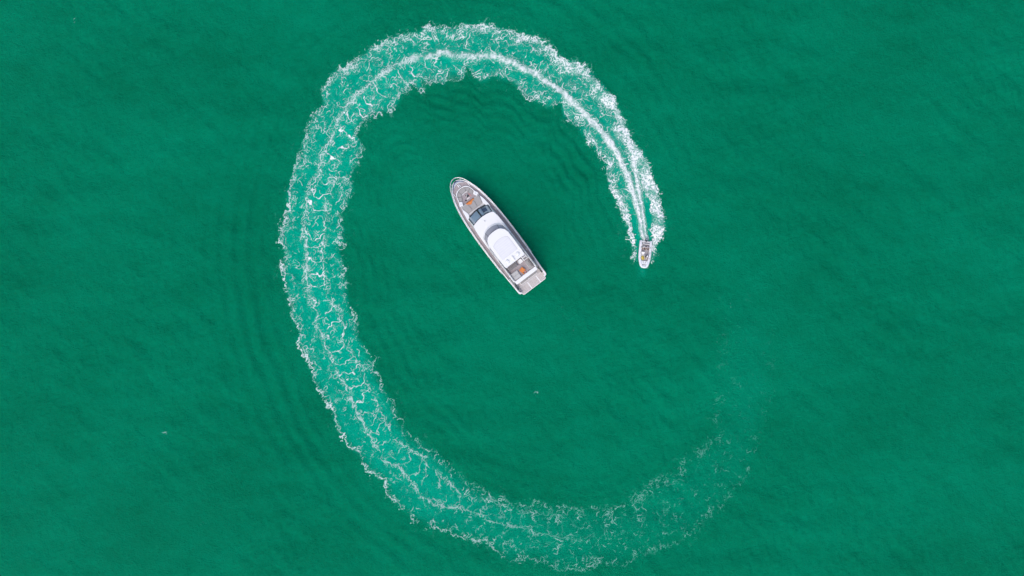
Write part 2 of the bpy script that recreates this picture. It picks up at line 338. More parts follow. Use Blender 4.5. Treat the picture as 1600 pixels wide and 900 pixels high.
# ------------------------------------------------------------------ sea and foam
def grid_mesh(name, X, Y, Z, keep=None, smooth=True):
    ny, nx = X.shape
    idx = np.arange(nx * ny).reshape(ny, nx)
    q = np.stack([idx[:-1, :-1], idx[:-1, 1:], idx[1:, 1:], idx[1:, :-1]], -1).reshape(-1, 4)
    if keep is not None: q = q[keep.reshape(-1)]
    used = np.unique(q); rm = np.zeros(nx * ny, np.int64); rm[used] = np.arange(used.size); q = rm[q]
    co = np.stack([X.ravel()[used], Y.ravel()[used], Z.ravel()[used]], -1).astype(np.float32)
    me = bpy.data.meshes.new(name); me.vertices.add(len(co)); me.vertices.foreach_set('co', co.ravel())
    me.loops.add(q.size); me.loops.foreach_set('vertex_index', q.ravel().astype(np.int32))
    me.polygons.add(len(q)); me.polygons.foreach_set('loop_start', np.arange(0, q.size, 4, dtype=np.int32))
    me.polygons.foreach_set('use_smooth', np.full(len(q), smooth)); me.update(calc_edges=True)
    return me, used
STEP = .2; HX, HY = 96., 58.
gx = np.arange(-HX, HX + .01, STEP); gy = np.arange(-HY, HY + .01, STEP)
far = np.array([STEP * 2, 1, 2, 4, 8, 16, 40, 100, 250, 600, 1500, 4000, 9000])
xs = np.concatenate([-HX - far[::-1], gx, HX + far]); ys = np.concatenate([-HY - far[::-1], gy, HY + far])
SX, SY = np.meshgrid(xs, ys)
SZ = np.zeros(SX.shape); nf = len(far)
DX, DY = np.meshgrid(gx, gy)
DZ = wave_height(DX, DY)
edge = sstep(0, 3, HX - np.abs(DX)) * sstep(0, 3, HY - np.abs(DY))
DZ = DZ * edge
SZ[nf:-nf, nf:-nf] = DZ
AE = np.zeros(SX.shape); AE[nf:-nf, nf:-nf] = aeration(DX, DY)
me, used = grid_mesh('sea', SX, SY, SZ)
a = me.attributes.new('aeration', 'FLOAT', 'POINT'); a.data.foreach_set('value', AE.ravel()[used].astype(np.float32))
me.materials.append(M['water'])
sea = bpy.data.objects.new('sea', me); COL.objects.link(sea); sea['kind'] = 'structure'; sea['label'] = 'rippled emerald green sea'
def sea_z(X, Y):
    fx = np.clip((X + HX) / STEP, 0, len(gx) - 1.001); fy = np.clip((Y + HY) / STEP, 0, len(gy) - 1.001)
    i = fx.astype(int); j = fy.astype(int); u = fx - i; v = fy - j
    return (DZ[j, i] * (1 - u) + DZ[j, i + 1] * u) * (1 - v) + (DZ[j + 1, i] * (1 - u) + DZ[j + 1, i + 1] * u) * v
FX, FY = np.meshgrid(np.arange(-38, 42.5, FS), np.arange(-46.5, 43.5, FS))
th_, r_ = polar(FX, FY)
reg = (r_ < np.interp(th_, *OUT) + 1.6) & (r_ > np.interp(th_, *INN) - 1.6)
FA, tt = foam_alpha(FX, FY); FA = np.where(reg, FA, 0)
HB = np.interp(tt, [3, 12, 20, 45, 100, 200], [.1, .20, .24, .12, .05, .025])
FZ = sea_z(FX, FY) + .03 + FA * HB * (.7 + .6 * perlin(FX / .3, FY / .3))
kq = np.maximum(np.maximum(FA[:-1, :-1], FA[:-1, 1:]), np.maximum(FA[1:, 1:], FA[1:, :-1])) > .04
me, used = grid_mesh('wake_foam', FX, FY, FZ, kq)
a = me.attributes.new('foam', 'FLOAT', 'POINT'); a.data.foreach_set('value', FA.ravel()[used].astype(np.float32))
me.materials.append(M['foam'])
fo = bpy.data.objects.new('wake_foam', me); COL.objects.link(fo); fo['kind'] = 'stuff'
fo['label'] = 'white foam wake curling round in a broken ring'; fo['category'] = 'foam'

# drifting flecks of foam
def fleck_patch(spots):
    X, Y, Z, A, Q = [], [], [], [], []
    for (px, py, rad, cov) in spots:
        cx, cy = (px - 800) * .1, (450 - py) * .1
        k = int(rad / .07); g = np.arange(-k, k + 1) * .07
        x, y = np.meshgrid(cx + g, cy + g)
        d = np.hypot(x - cx, y - cy) / rad
        tx = .5 * perlin(x / .35, y / .35) + .5 * (1 - 2 * np.abs(perlin(x / .6 + 3, y / .6)))
        al = .45 * sstep(.78 - cov, 1.1 - cov, tx) * np.clip(1.4 * (1 - d), 0, 1)
        off = sum(len(v) for v in X); ny, nx = x.shape
        idx = np.arange(nx * ny).reshape(ny, nx) + off
        kk = np.maximum(np.maximum(al[:-1, :-1], al[1:, 1:]), np.maximum(al[1:, :-1], al[:-1, 1:])) > .05
        Q.append(np.stack([idx[:-1, :-1], idx[:-1, 1:], idx[1:, 1:], idx[1:, :-1]], -1)[kk])
        X.append(x.ravel()); Y.append(y.ravel()); Z.append(sea_z(x, y).ravel() + .025); A.append(al.ravel())
    X, Y, Z, A = map(np.concatenate, (X, Y, Z, A)); Q = np.concatenate(Q)
    used = np.unique(Q); rm = np.zeros(len(X), int); rm[used] = np.arange(len(used)); Q = rm[Q]
    me = bpy.data.meshes.new('drifting_foam'); me.from_pydata(np.stack([X, Y, Z], -1)[used].tolist(), [], Q.tolist())
    a = me.attributes.new('foam', 'FLOAT', 'POINT'); a.data.foreach_set('value', A[used].astype(np.float32))
    me.materials.append(M['foam']); return me
spots = [(117, 31, .7, .35), (257, 677, .6, .4), (318, 820, .6, .3), (838, 614, .6, .4), (842, 619, .6, .1), (1133, 472, .9, .2), (1144, 477, .8, .2), (1124, 514, .6, .1),
         (1132, 550, 1.2, .1), (1203, 590, 1.0, .1), (1155, 604, 1.2, .1), (1180, 532, .8, .05)]
for t_ in np.linspace(0, 1, 9): spots.append((805 + 34 * t_ + random.uniform(-3, 3), 330 + 44 * t_ + random.uniform(-3, 3), .7, random.uniform(.05, .22)))
for t_ in np.linspace(0, 1, 8): spots.append((876 + 22 * t_ ** .8 + random.uniform(-1, 1), 482 + 42 * t_ + random.uniform(-2, 2), .55, random.uniform(.1, .25)))
for k in range(46):
    spots.append((random.uniform(1090, 1570), random.uniform(120, 850), random.uniform(.5, 1.3), random.uniform(-.02, .12)))
for k in range(26):
    spots.append((random.uniform(1090, 1220), random.uniform(440, 640), random.uniform(.5, 1.2), random.uniform(.0, .2)))
fl = bpy.data.objects.new('drifting_foam', fleck_patch(spots)); COL.objects.link(fl)
fl['kind'] = 'stuff'; fl['label'] = 'small scattered flecks of foam drifting on the green water'; fl['category'] = 'foam'

# ------------------------------------------------------------------ mesh helpers
def link(name, bm, m, parent=None, smooth=False):
    bmesh.ops.recalc_face_normals(bm, faces=bm.faces)
    me = bpy.data.meshes.new(name); bm.to_mesh(me); bm.free()
    for k in (m if isinstance(m, (list, tuple)) else [m]): me.materials.append(M[k] if isinstance(k, str) else k)
    if smooth: me.polygons.foreach_set('use_smooth', [True] * len(me.polygons))
    o = bpy.data.objects.new(name, me); COL.objects.link(o)
    if parent: o.parent = parent
    return o
def sharp_bevel(bm, w, seg=2, ang=35):
    es = [e for e in bm.edges if len(e.link_faces) == 2 and e.calc_face_angle(0) > math.radians(ang)]
    if w > 0 and es: bmesh.ops.bevel(bm, geom=es, offset=w, segments=seg, affect='EDGES', clamp_overlap=True)
def prism(pts, z0, z1, bev=0., inset=0., bm=None):
    """outline in plan, extruded from z0 to z1 (z may be a function of x, y)"""
    bm = bm or bmesh.new()
    f0 = z0 if callable(z0) else (lambda x, y: z0); f1 = z1 if callable(z1) else (lambda x, y: z1)
    c = Vector((sum(p[0] for p in pts) / len(pts), sum(p[1] for p in pts) / len(pts)))
    lo = [bm.verts.new((x, y, f0(x, y))) for x, y in pts]
    hi = []
    for x, y in pts:
        d = c - Vector((x, y)); d = d.normalized() * inset if inset else Vector((0, 0))
        hi.append(bm.verts.new((x + d.x, y + d.y, f1(x, y))))
    k = len(pts)
    for i in range(k): bm.faces.new((lo[i], lo[(i + 1) % k], hi[(i + 1) % k], hi[i]))
    bm.faces.new(hi); bm.faces.new(lo[::-1])
    bmesh.ops.recalc_face_normals(bm, faces=bm.faces)
    if bev: sharp_bevel(bm, bev)
    return bm
def box(x0, x1, y0, y1, z0, z1, bev=.02):
    return prism([(x0, y0), (x1, y0), (x1, y1), (x0, y1)], z0, z1, bev)
def tube(bm, path, r, seg=8, closed=False, rad=None):
    path = [Vector(p) for p in path]; rings = []; k = len(path)
    for i, p in enumerate(path):
        a = path[(i - 1) % k] if (i or closed) else p; b = path[(i + 1) % k] if (i < k - 1 or closed) else p
        t = (b - a).normalized(); up = Vector((0, 0, 1)) if abs(t.z) < .9 else Vector((1, 0, 0))
        s = t.cross(up).normalized(); q = s.cross(t); rr = rad[i] if rad else r
        rings.append([bm.verts.new(p + s * math.cos(2 * math.pi * j / seg) * rr + q * math.sin(2 * math.pi * j / seg) * rr) for j in range(seg)])
    for i in range(k if closed else k - 1):
        A, B = rings[i], rings[(i + 1) % k]
        for j in range(seg): bm.faces.new((A[j], A[(j + 1) % seg], B[(j + 1) % seg], B[j]))
    if not closed:
        bm.faces.new(rings[0][::-1]); bm.faces.new(rings[-1])
    return bm
def patch(rows, bm=None):
    bm = bm or bmesh.new(); g = [[bm.verts.new(p) for p in r] for r in rows]
    for a, b in zip(g, g[1:]):
        for i in range(len(a) - 1): bm.faces.new((a[i], a[i + 1], b[i + 1], b[i]))
    return bm
def solid_patch(rows, t):
    bm = patch(rows); bmesh.ops.recalc_face_normals(bm, faces=bm.faces)
    bmesh.ops.solidify(bm, geom=bm.faces[:], thickness=t); return bm
def empty(name, loc, rot, label, cat, group=None):
    o = bpy.data.objects.new(name, None); COL.objects.link(o); o.location = loc; o.rotation_euler = rot
    o.empty_display_size = .3; o['label'] = label; o['category'] = cat
    if group: o['group'] = group
    return o
def tag(o, label, cat, group=None):
    o['label'] = label; o['category'] = cat
    if group: o['group'] = group
    return o
def lerp(t, xs_, ys_): return float(np.interp(t, xs_, ys_))

# ------------------------------------------------------------------ the motor yacht (x forward, y to port)
YA = math.radians(127.1); YROT = Euler((math.radians(-1.8), 0, YA)); YLOC = Vector((3.35, .5, 0))
yacht = empty('motor_yacht', YLOC, YROT, 'long white motor yacht with grey decks lying still inside the foam ring', 'yacht')
YM = Matrix.Translation(YLOC) @ YROT.to_matrix().to_4x4()
def aboard(o, loc, rz=0):                  # a loose thing standing on the yacht
    o.matrix_world = YM @ Matrix.Translation(Vector(loc)) @ Matrix.Rotation(rz, 4, 'Z'); return o
BU = [0.2, 1, 2, 5, 8, 11, 13.5, 15.2, 16.6, 17.6, 18.4, 19.0, 19.4, 19.7, 19.85]
BB = [2.60, 2.64, 2.68, 2.80, 2.84, 2.80, 2.66, 2.46, 2.20, 1.93, 1.63, 1.28, .96, .55, .12]
def hb(u): return lerp(u, BU, BB)
def sheer(u): return lerp(u, [0, 1.0, 2.6, 8, 14, 20], [1.45, 1.55, 2.0, 2.1, 2.4, 2.75])
def deckz(u): return sheer(u) - lerp(u, [0, 2, 12, 20], [.34, .34, .25, .14])
us = [.95, 1.5, 2.2, 3, 4, 5, 6, 7, 8, 9, 10, 11, 12, 13, 14, 15, 15.8, 16.6, 17.3, 18, 18.5, 19, 19.3, 19.55, 19.72, 19.85]
bm = bmesh.new(); rings = []
for u in us:
    b = hb(u); f = lerp(u, [0, 10, 15, 18, 19.85], [.93, .92, .74, .50, .3]); zk = lerp(u, [0, 12, 17, 19, 19.85], [-.75, -.85, -.6, .1, 1.6])
    zc = lerp(u, [0, 12, 17, 19, 19.85], [.15, .3, .8, 1.3, 2.0]); zd = sheer(u); iw = min(.17, b * .6)
    half = [(0, zk), (b * f * .55, zk * .55 + zc * .2), (b * f, zc), (b * (.55 + .45 * f), (zc + zd) * .45), (b - .01, zd - .12), (b, zd), (b - iw, zd + .02), (b - iw, deckz(u) - .02)]
    rings.append([bm.verts.new((u, y, z)) for y, z in half[::-1]] + [bm.verts.new((u, -y, z)) for y, z in half[1:]])
for A, B in zip(rings, rings[1:]):
    for i in range(len(A) - 1): bm.faces.new((A[i], A[i + 1], B[i + 1], B[i]))
bm.faces.new(rings[0]); bm.faces.new(rings[-1][::-1])
link('hull', bm, 'gelcoat', yacht, True)
rows = [[(u, s * (max(hb(u) - .16, .03)), deckz(u)) for s in (1, .5, 0, -.5, -1)] for u in us[:-1]]
link('deck', patch(rows), 'teak_deck', yacht)
# underbody of the stern, platform with three teak panels
link('stern_underbody', prism([(-.15, 2.0), (-.15, -2.0), (1.1, -2.3), (1.1, 2.3)], -.6, .34, .05), 'gelcoat', yacht)
pf = link('swim_platform', prism([(-.38, 1.95), (-.30, 2.2), (.98, 2.24), (.98, -2.24), (-.30, -2.2), (-.38, -1.95)], .35, .52, .03), 'gelcoat', yacht)
for y0, y1 in ((2.12, .58), (.43, -1.08), (-1.23, -2.12)):
    link('teak_panel', box(-.30, .86, y1, y0, .5, .545, .012), 'teak', pf)
link('boarding_step', box(.86, 1.06, -1.7, 1.7, .5, .8, .03), 'gelcoat_grey', yacht)
link('cockpit_floor', box(.97, 2.2, -2.2, 2.2, 1.28, 1.36, .02), 'teak', yacht)
for s in (1, -1):
    o = [(1.3, 2.655), (.45, 2.64), (.20, 2.60), (.04, 2.46), (.0, 2.18), (.22, 2.16), (.30, 2.30), (.44, 2.38), (1.3, 2.42)]
    o = [(x, y * s) for x, y in o]
    link('quarter_wing', prism(o, .1, lambda x, y: lerp(x, [0, .3, 1.15], [1.40, 1.5, 1.66]), .03), 'gelcoat', yacht)
    link('quarter_step', box(.35, 1.0, min(2.44 * s, 2.05 * s), max(2.44 * s, 2.05 * s), .5, .85, .03), 'teak', yacht)
    rows = [[(u, s * (2.40 - .02 * u), lerp(u, [.7, 2.9], [1.4, 2.35])), (u, s * (2.14), lerp(u, [.7, 2.9], [1.75, 3.6]))] for u in (.75, 1.3, 1.9, 2.5, 2.9)]
    link('quarter_window', solid_patch(rows, .03), 'black_frame', yacht)
    rows = [[(u, s * (2.42), lerp(u, [.6, 3.0], [1.6, 2.0])), (u, s * (2.50), lerp(u, [.6, 3.0], [1.66, 2.06]))] for u in (.8, 1.6, 2.4, 3.0)]
    link('quarter_trim', solid_patch(rows, .04), 'gelcoat', yacht)

# guard rail round the foredeck
def rail_pt(s, u): return (u, s * (hb(u) + .03), sheer(u) + .62)
pts = [rail_pt(1, u) for u in np.linspace(4.2, 17.4, 20)] + [(18.2, 1.72, 3.22), (18.9, 1.45, 3.26), (19.45, 1.14, 3.28), (19.85, .78, 3.3), (20.1, .36, 3.3)]
full = pts + [(20.16, 0, 3.3)] + [(x, -y, z) for x, y, z in pts[::-1]]
rl = link('guard_rail', tube(bmesh.new(), full, .045, 6), 'steel', yacht, True)
low = [(x, y * .985, z - .3) for x, y, z in full if x > 13]
link('lower_rail', tube(bmesh.new(), low, .018, 5), 'steel', rl, True)
for s in (1, -1):
    for u in (4.3, 5.8, 7.3, 8.8, 10.3, 11.8, 13.3, 14.8, 16.2, 17.4):
        link('stanchion', tube(bmesh.new(), [(u, s * (hb(u) - .04), sheer(u)), rail_pt(s, u)], .022, 6), 'steel', rl)
    link('stanchion', tube(bmesh.new(), [(18.6, s * 1.45, 2.6), (18.9, s * 1.45, 3.26)], .022, 6), 'steel', rl)
    link('stanchion', tube(bmesh.new(), [(19.45, s * .85, 2.7), (19.85, s * .78, 3.3)], .03, 6), 'steel', rl)
# bow: anchor well with curved lids, windlass
def arc(u0, hw, drop, n_=13): return [(u0 - drop * (t / 1.0) ** 2, t * hw) for t in np.linspace(-1, 1, n_)]
def band(a0, a1, z0, z1): 
    return prism(list(a0) + list(a1)[::-1], z0, z1, .012)
link('bow_step', band(arc(19.72, .95, .62), arc(19.46, 1.08, .62), 2.5, 2.70), 'navy', yacht)
link('bow_roller_plate', band(arc(19.58, .92, .58), arc(19.46, .98, .58), 2.66, 2.74), 'steel_blue', yacht)
link('anchor_lid', band(arc(19.44, 1.08, .62), arc(19.30, 1.15, .6), 2.5, 2.69), 'gelcoat_grey', yacht)
wl = link('windlass', box(18.62, 19.2, .02, .13, 2.55, 2.72, .03), 'gelcoat', yacht)
link('chain_cover', box(18.62, 19.15, -.24, -.12, 2.55, 2.70, .03), 'gelcoat', wl)
link('drum', prism([(18.9 + .1 * math.cos(a_), -.05 + .06 * math.sin(a_)) for a_ in np.linspace(0, 6.28, 12)[:-1]], 2.55, 2.8, .01), 'steel', wl)
for s in (1, -1):
    for u in (18.2, 12.8, 5.0):
        c = link('cleat', box(u - .14, u + .14, s * (hb(u) - .34) - .03, s * (hb(u) - .34) + .03, deckz(u) + .06, deckz(u) + .1, .012), 'steel', yacht)
        link('cleat_foot', box(u - .06, u + .06, s * (hb(u) - .34) - .025, s * (hb(u) - .34) + .025, deckz(u) - .01, deckz(u) + .065, .005), 'steel', c)
    link('bulwark_locker', box(17.9, 18.45, min(s * 1.42, s * 1.32), max(s * 1.42, s * 1.32), 2.45, 2.68, .03), 'gelcoat', yacht)
# foredeck lounge: trunk, coaming, sofa, sunpad
trunk = [(16.05, 1.72), (16.9, 1.50), (17.6, 1.33), (18.1, 1.10), (18.38, .70), (18.47, .25)]
trunk = trunk + [(x, -y) for x, y in trunk[::-1]]
link('lounge_base', prism([(13.7, 1.95), (15.0, 1.88)] + trunk + [(15.0, -1.88), (13.7, -1.95)], 2.0, 2.50, .02), 'gelcoat_grey', yacht)
inner = [(x - (.10 if x > 17.7 else 0), y * (1 - .11 / max(abs(y), .35)) if abs(y) > .3 else y) for x, y in trunk]
bm = bmesh.new()
for i in range(len(trunk) - 1):
    a, b, c, d = trunk[i], trunk[i + 1], inner[i + 1], inner[i]
    v = [bm.verts.new((x, y, z)) for z in (2.45, 2.88) for x, y in (a, b, c, d)]
    for f in ((0, 1, 5, 4), (2, 3, 7, 6), (4, 5, 6, 7)): bm.faces.new([v[k] for k in f])
    if i == 0: bm.faces.new([v[k] for k in (0, 4, 7, 3)])
    if i == len(trunk) - 2: bm.faces.new([v[k] for k in (1, 2, 6, 5)])
bmesh.ops.remove_doubles(bm, verts=bm.verts, dist=.001)
link('lounge_coaming', bm, 'gelcoat', yacht)
for s in (1, -1):
    pod = link('side_pod', prism([(x, y * s) for x, y in ((16.02, 1.28), (16.30, 1.80), (16.92, 1.46), (16.62, 1.02))], 2.45, 2.93, .04), 'gelcoat', yacht)
    cup = bmesh.new(); bmesh.ops.create_cone(cup, cap_ends=True, segments=14, radius1=.09, radius2=.09, depth=.03, matrix=Matrix.Translation((16.46, s * 1.40, 2.935)))
    link('cup_holder', cup, 'steel_blue', pod)
lf = link('lounge_floor', prism([(16.1, 1.2), (17.3, .9), (17.5, 0), (17.3, -.9), (16.1, -1.2)], 2.49, 2.53, 0), 'teak_deck', yacht)
seat = [  # U-shaped sofa in five cushions
    [(16.95, 1.36), (17.62, 1.2), (17.28, .62), (16.72, .96)], [(17.64, 1.19), (18.02, .98), (18.22, .62), (17.62, .42), (17.30, .60)],
    [(18.23, .60), (18.33, 0), (18.23, -.60), (17.62, -.40), (17.62, .40)],
    [(17.64, -1.19), (18.02, -.98), (18.22, -.62), (17.62, -.42), (17.30, -.60)], [(16.95, -1.36), (17.62, -1.2), (17.28, -.62), (16.72, -.96)]]
for k, q in enumerate(seat): link('sofa_cushion', prism([(sum(p_[0] for p_ in q) / len(q) * .05 + x * .95, sum(p_[1] for p_ in q) / len(q) * .05 + y * .95) for x, y in q], 2.5, 2.74, .04), 'cushion', yacht)
pad_edges = [1.62, .55, -.55, -1.62]
link('sunpad_base', prism([(14.3, 1.42), (16.0, 1.66), (16.0, -1.66), (14.3, -1.42)], 2.48, 2.80, .02), 'gelcoat_grey', yacht)
def pad_w(u): return lerp(u, [14.55, 15.95], [1.34, 1.62]) / 1.62
for a_, b_ in ((1.62, .58), (.52, -.52), (-.58, -1.62)):
    link('sunpad_cushion', prism([(15.92, a_), (14.62 - .0 * a_, a_ * pad_w(14.6)), (14.62, b_ * pad_w(14.6)), (15.92, b_)], 2.78, 2.97, .05), 'cushion', yacht)
link('sunpad_headrest', box(15.86, 16.06, -1.52, 1.52, 2.52, 2.92, .04), 'cushion_light', yacht)
for s in (1, -1):
    q = [(15.85, 1.70), (15.3, 1.87), (14.0, 2.05), (13.6, 2.05), (13.75, 1.7), (14.45, 1.40), (14.6, 1.38)]
    link('fairing', prism([(x, y * s) for x, y in q], 2.2, lambda x, y: lerp(x, [13.6, 15.85], [3.16, 2.98]), .03), 'gelcoat', yacht)

# deckhouse, windshield
def dh(z, k): return lerp(k, [0, 1], [0, 1])
lo = [(14.2, 1.4), (13.9, 1.95), (12, 2.08), (8, 2.12), (2.3, 2.05)]
hi = [(12.75, 1.2), (12.5, 1.82), (11.5, 2.0), (8, 2.02), (2.3, 1.95)]
lo = lo + [(x, -y) for x, y in lo[::-1]]; hi = hi + [(x, -y) for x, y in hi[::-1]]
bm = bmesh.new(); A = [bm.verts.new((x, y, 1.6)) for x, y in lo]; Am = [bm.verts.new((x, y, 3.02)) for x, y in lo]; B = [bm.verts.new((x, y, 4.25)) for x, y in hi]
k = len(lo)
for R0, R1 in ((A, Am), (Am, B)):
    for i in range(k - 1):
        if R1 is B and i in (4 + 0,) and False: continue
        if i == k - 1: continue
        bm.faces.new((R0[i], R0[i + 1], R1[i + 1], R1[i]))
    bm.faces.new((R0[k - 1], R0[0], R1[0], R1[k - 1])) if R1 is Am else None
bm.faces.ensure_lookup_table()
house = link('deckhouse', bm, 'gelcoat', yacht)
for s in (1, -1):
    for u0, u1 in ((3.2, 6.2), (6.35, 9.3), (9.45, 12.1)):
        rows = []
        for u in np.linspace(u0, u1, 4):
            yl = lerp(u, [2.3, 8, 12, 13.9], [2.05, 2.12, 2.08, 1.95]); yh = lerp(u, [2.3, 8, 11.5, 12.5], [1.95, 2.02, 2.0, 1.82])
            rows.append([(u, s * (yl + (yh - yl) * .05 + .015), 3.08), (u, s * (yl + (yh - yl) * .85 + .015), 4.07)])
        link('saloon_window', solid_patch(rows, .02), 'black_frame', house)
    for u0, u1 in ((5.5, 8.2), (11.2, 13.0)):
        rows = []
        for u in np.linspace(u0, u1, 5):
            b = hb(u); f = lerp(u, [0, 10, 15], [.93, .92, .74]); zc = lerp(u, [0, 12, 17], [.15, .3, .8]); zd = sheer(u)
            z1 = (zc + zd) * .45; y1 = b * (.55 + .45 * f)
            rows.append([(u, s * (y1 + .02 + (b - y1) * t_), z1 + (zd - .12 - z1) * t_) for t_ in (.1, .62)])
        link('hull_window', solid_patch(rows, .03), 'black_frame', yacht)
for y0, y1 in ((-1.7, -.6), (-.55, .55), (.6, 1.7)):
    link('saloon_door', box(2.24, 2.285, y0, y1, 1.5, 3.9, .01), 'black_frame', house)
def wsp(v, t, lift=0.):
    hw = 1.88 - .12 * t; u0 = 14.40 - .36 * v * v; u1 = 12.86 - .34 * v * v
    return (u0 + (u1 - u0) * t, v * hw, 3.02 + (4.36 - 3.02) * t - .10 * v * v * t + lift + .05 * math.sin(math.pi * t))
def wpatch(v0, v1, t0, t1, lift, n_=8): return [[wsp(v, t, lift) for t in np.linspace(t0, t1, 5)] for v in np.linspace(v0, v1, n_)]
fr_ = link('windshield_frame', solid_patch(wpatch(-1, 1, 0, .11, .01, 14), .03), 'black_frame', yacht)
link('frame_top', solid_patch(wpatch(-1, 1, .93, 1, .01, 14), .03), 'black_frame', fr_)
link('mullion', solid_patch(wpatch(-.06, .06, .07, .94, .014, 3), .04), 'black_frame', fr_)
for s in (1, -1):
    link('corner_post', solid_patch(wpatch(s * .93, s * 1.0, .07, .94, .012, 3), .03), 'black_frame', fr_)
    link('side_mullion', solid_patch(wpatch(s * .80, s * .83, .07, .94, .016, 3), .03), 'gelcoat_grey', fr_)
    link('windshield_pane', solid_patch(wpatch(s * .06, s * .80, .07, .94, .0), .012), 'windshield', yacht)
    link('windshield_corner_pane', solid_patch(wpatch(s * .83, s * .93, .07, .94, .0, 3), .012), 'windshield', yacht)
    a_, b_ = wsp(s * .12, .12, .06), wsp(s * .55, .10, .07)
    link('wiper', tube(bmesh.new(), [a_, b_], .018, 5), 'dark', fr_)
link('pane_backing', solid_patch(wpatch(.07, .79, .08, .93, -.06), .01), 'pale_backing', yacht)  # pale panel added under the glass to make the port pane lighter
link('pane_backing', solid_patch(wpatch(-.07, -.32, .08, .93, -.06), .01), 'pale_backing', yacht)  # same added panel, lightening the inner part of the starboard pane
rows = [[(14.25 - 1.5 * t_ - .36 * v * v, v * 1.80, 2.75 + .75 * t_ - .1 * v * v) for t_ in np.linspace(0, 1, 5)] for v in np.linspace(-.98, .98, 10)]
link('dashboard', solid_patch(rows, .05), 'steel_blue', yacht)
link('helm_seat', prism([(14.0, -.65), (13.6, -1.55), (12.95, -1.5), (13.35, -.62)], 3.0, lambda x, y: 3.15 + (13.9 - x) * .35, .05), 'navy', yacht)
link('seat_trim', tube(bmesh.new(), [(13.15, -.5, 3.72), (13.1, -1.0, 3.78), (12.98, -1.55, 3.74)], .10, 6), 'gelcoat', yacht)

# roof brow and flybridge
def roof_out():
    a_ = [(12.86 - .34 * v * v, v * 1.77) for v in np.linspace(1, -1, 13)]
    side = [(12.3, -1.90), (11.5, -2.04), (10, -2.10), (6, -2.12), (2.1, -2.06)]
    return a_ + side + [(x, -y) for x, y in side[::-1]]
link('roof', prism(roof_out(), 4.16, 4.40, .05), 'gelcoat', yacht)
ad = bmesh.new(); bmesh.ops.create_uvsphere(ad, u_segments=14, v_segments=8, radius=.1, matrix=Matrix.Translation((12.1, .06, 4.47)) @ Matrix.Diagonal((1, 1, .7, 1)))
link('antenna_dome', ad, 'gelcoat_grey', yacht, True)
# raised brow under the fly windscreen
def farc(u0, hw, drop, p=2.6, n_=17): return [(u0 - drop * abs(t) ** p, t * hw) for t in np.linspace(1, -1, n_)]
brow0 = farc(11.05, 1.93, 1.0); brow1 = farc(10.85, 1.80, .95)
bm = bmesh.new(); A = [bm.verts.new((x, y, 4.34)) for x, y in brow0]; B = [bm.verts.new((x, y, 4.80)) for x, y in brow1]; C_ = [bm.verts.new((x - .12, y * .96, 4.80)) for x, y in brow1]
for R0, R1 in ((A, B), (B, C_)):
    for i in range(len(A) - 1): bm.faces.new((R0[i], R0[i + 1], R1[i + 1], R1[i]))
link('fly_brow', bm, 'gelcoat', yacht, True)
o0 = farc(10.80, 1.74, .90); o1 = farc(10.02, 1.62, .80)
link('fly_windscreen', solid_patch([[(x, y, 4.82) for x, y in o0], [((x + x2) / 2, (y + y2) / 2, 5.08) for (x, y), (x2, y2) in zip(o0, o1)], [(x, y, 5.26) for x, y in o1]], .02), 'tinted', yacht)
bm = tube(bmesh.new(), [(x, y, 5.29) for x, y in o1], .035, 6); link('fly_screen_rail', bm, 'dark', yacht, True)
for t_ in (3, 13):
    link('fly_screen_post', tube(bmesh.new(), [(*o0[t_], 4.84), (*o1[t_], 5.29)], .03, 5), 'dark', yacht)
link('fly_console', prism([(10.0, 1.3), (10.0, -1.3), (9.2, -1.5), (9.2, 1.5)], 4.4, lambda x, y: 4.95 + (x - 9.2) * .2, .05), 'cushion_dark', yacht)
link('fly_floor', prism([(10.2, 1.66), (10.2, -1.66), (2.12, -1.86), (2.12, 1.86)], 4.37, 4.45, .0), 'teak_deck', yacht)
for s in (1, -1):
    q = [(10.25, 1.68), (10.05, 1.92), (8, 2.10), (2.05, 2.10), (2.05, 1.84), (8, 1.86)]
    link('fly_coaming', prism([(x, y * s) for x, y in q], 4.3, lambda x, y: lerp(x, [2.05, 4.2, 7.5, 10.2], [4.72, 4.78, 5.0, 4.84]), .04), 'gelcoat', yacht)
    rows = [[(u, s * 1.97, 4.74), (u, s * 1.97, 5.2)] for u in (2.2, 3.4, 4.6, 6.0)]
    link('fly_side_glass', solid_patch(rows, .02), 'smoke', yacht)
    link('fly_side_rail', tube(bmesh.new(), [(2.1, s * 1.97, 5.22), (4.4, s * 1.98, 5.26), (6.8, s * 2.0, 5.3), (8.2, s * 1.98, 5.0)], .03, 6), 'steel', yacht)
    for u in (5.0, 8.6):
        rows = [[(u + d, s * 1.93, 4.7), (u + d - .15, s * 1.70, 5.6), (u + d - .45, s * 1.55, 6.32)] for d in (-.16, .22)]
        link('hardtop_strut', solid_patch(rows, .09), 'gelcoat', yacht)
    link('coaming_shade_strip', box(6.9, 8.3, min(s * 2.06, s * 2.13), max(s * 2.06, s * 2.13), 4.55, 4.8, .02), 'dark', yacht)  # dark strip standing in for the line of shade along the coaming
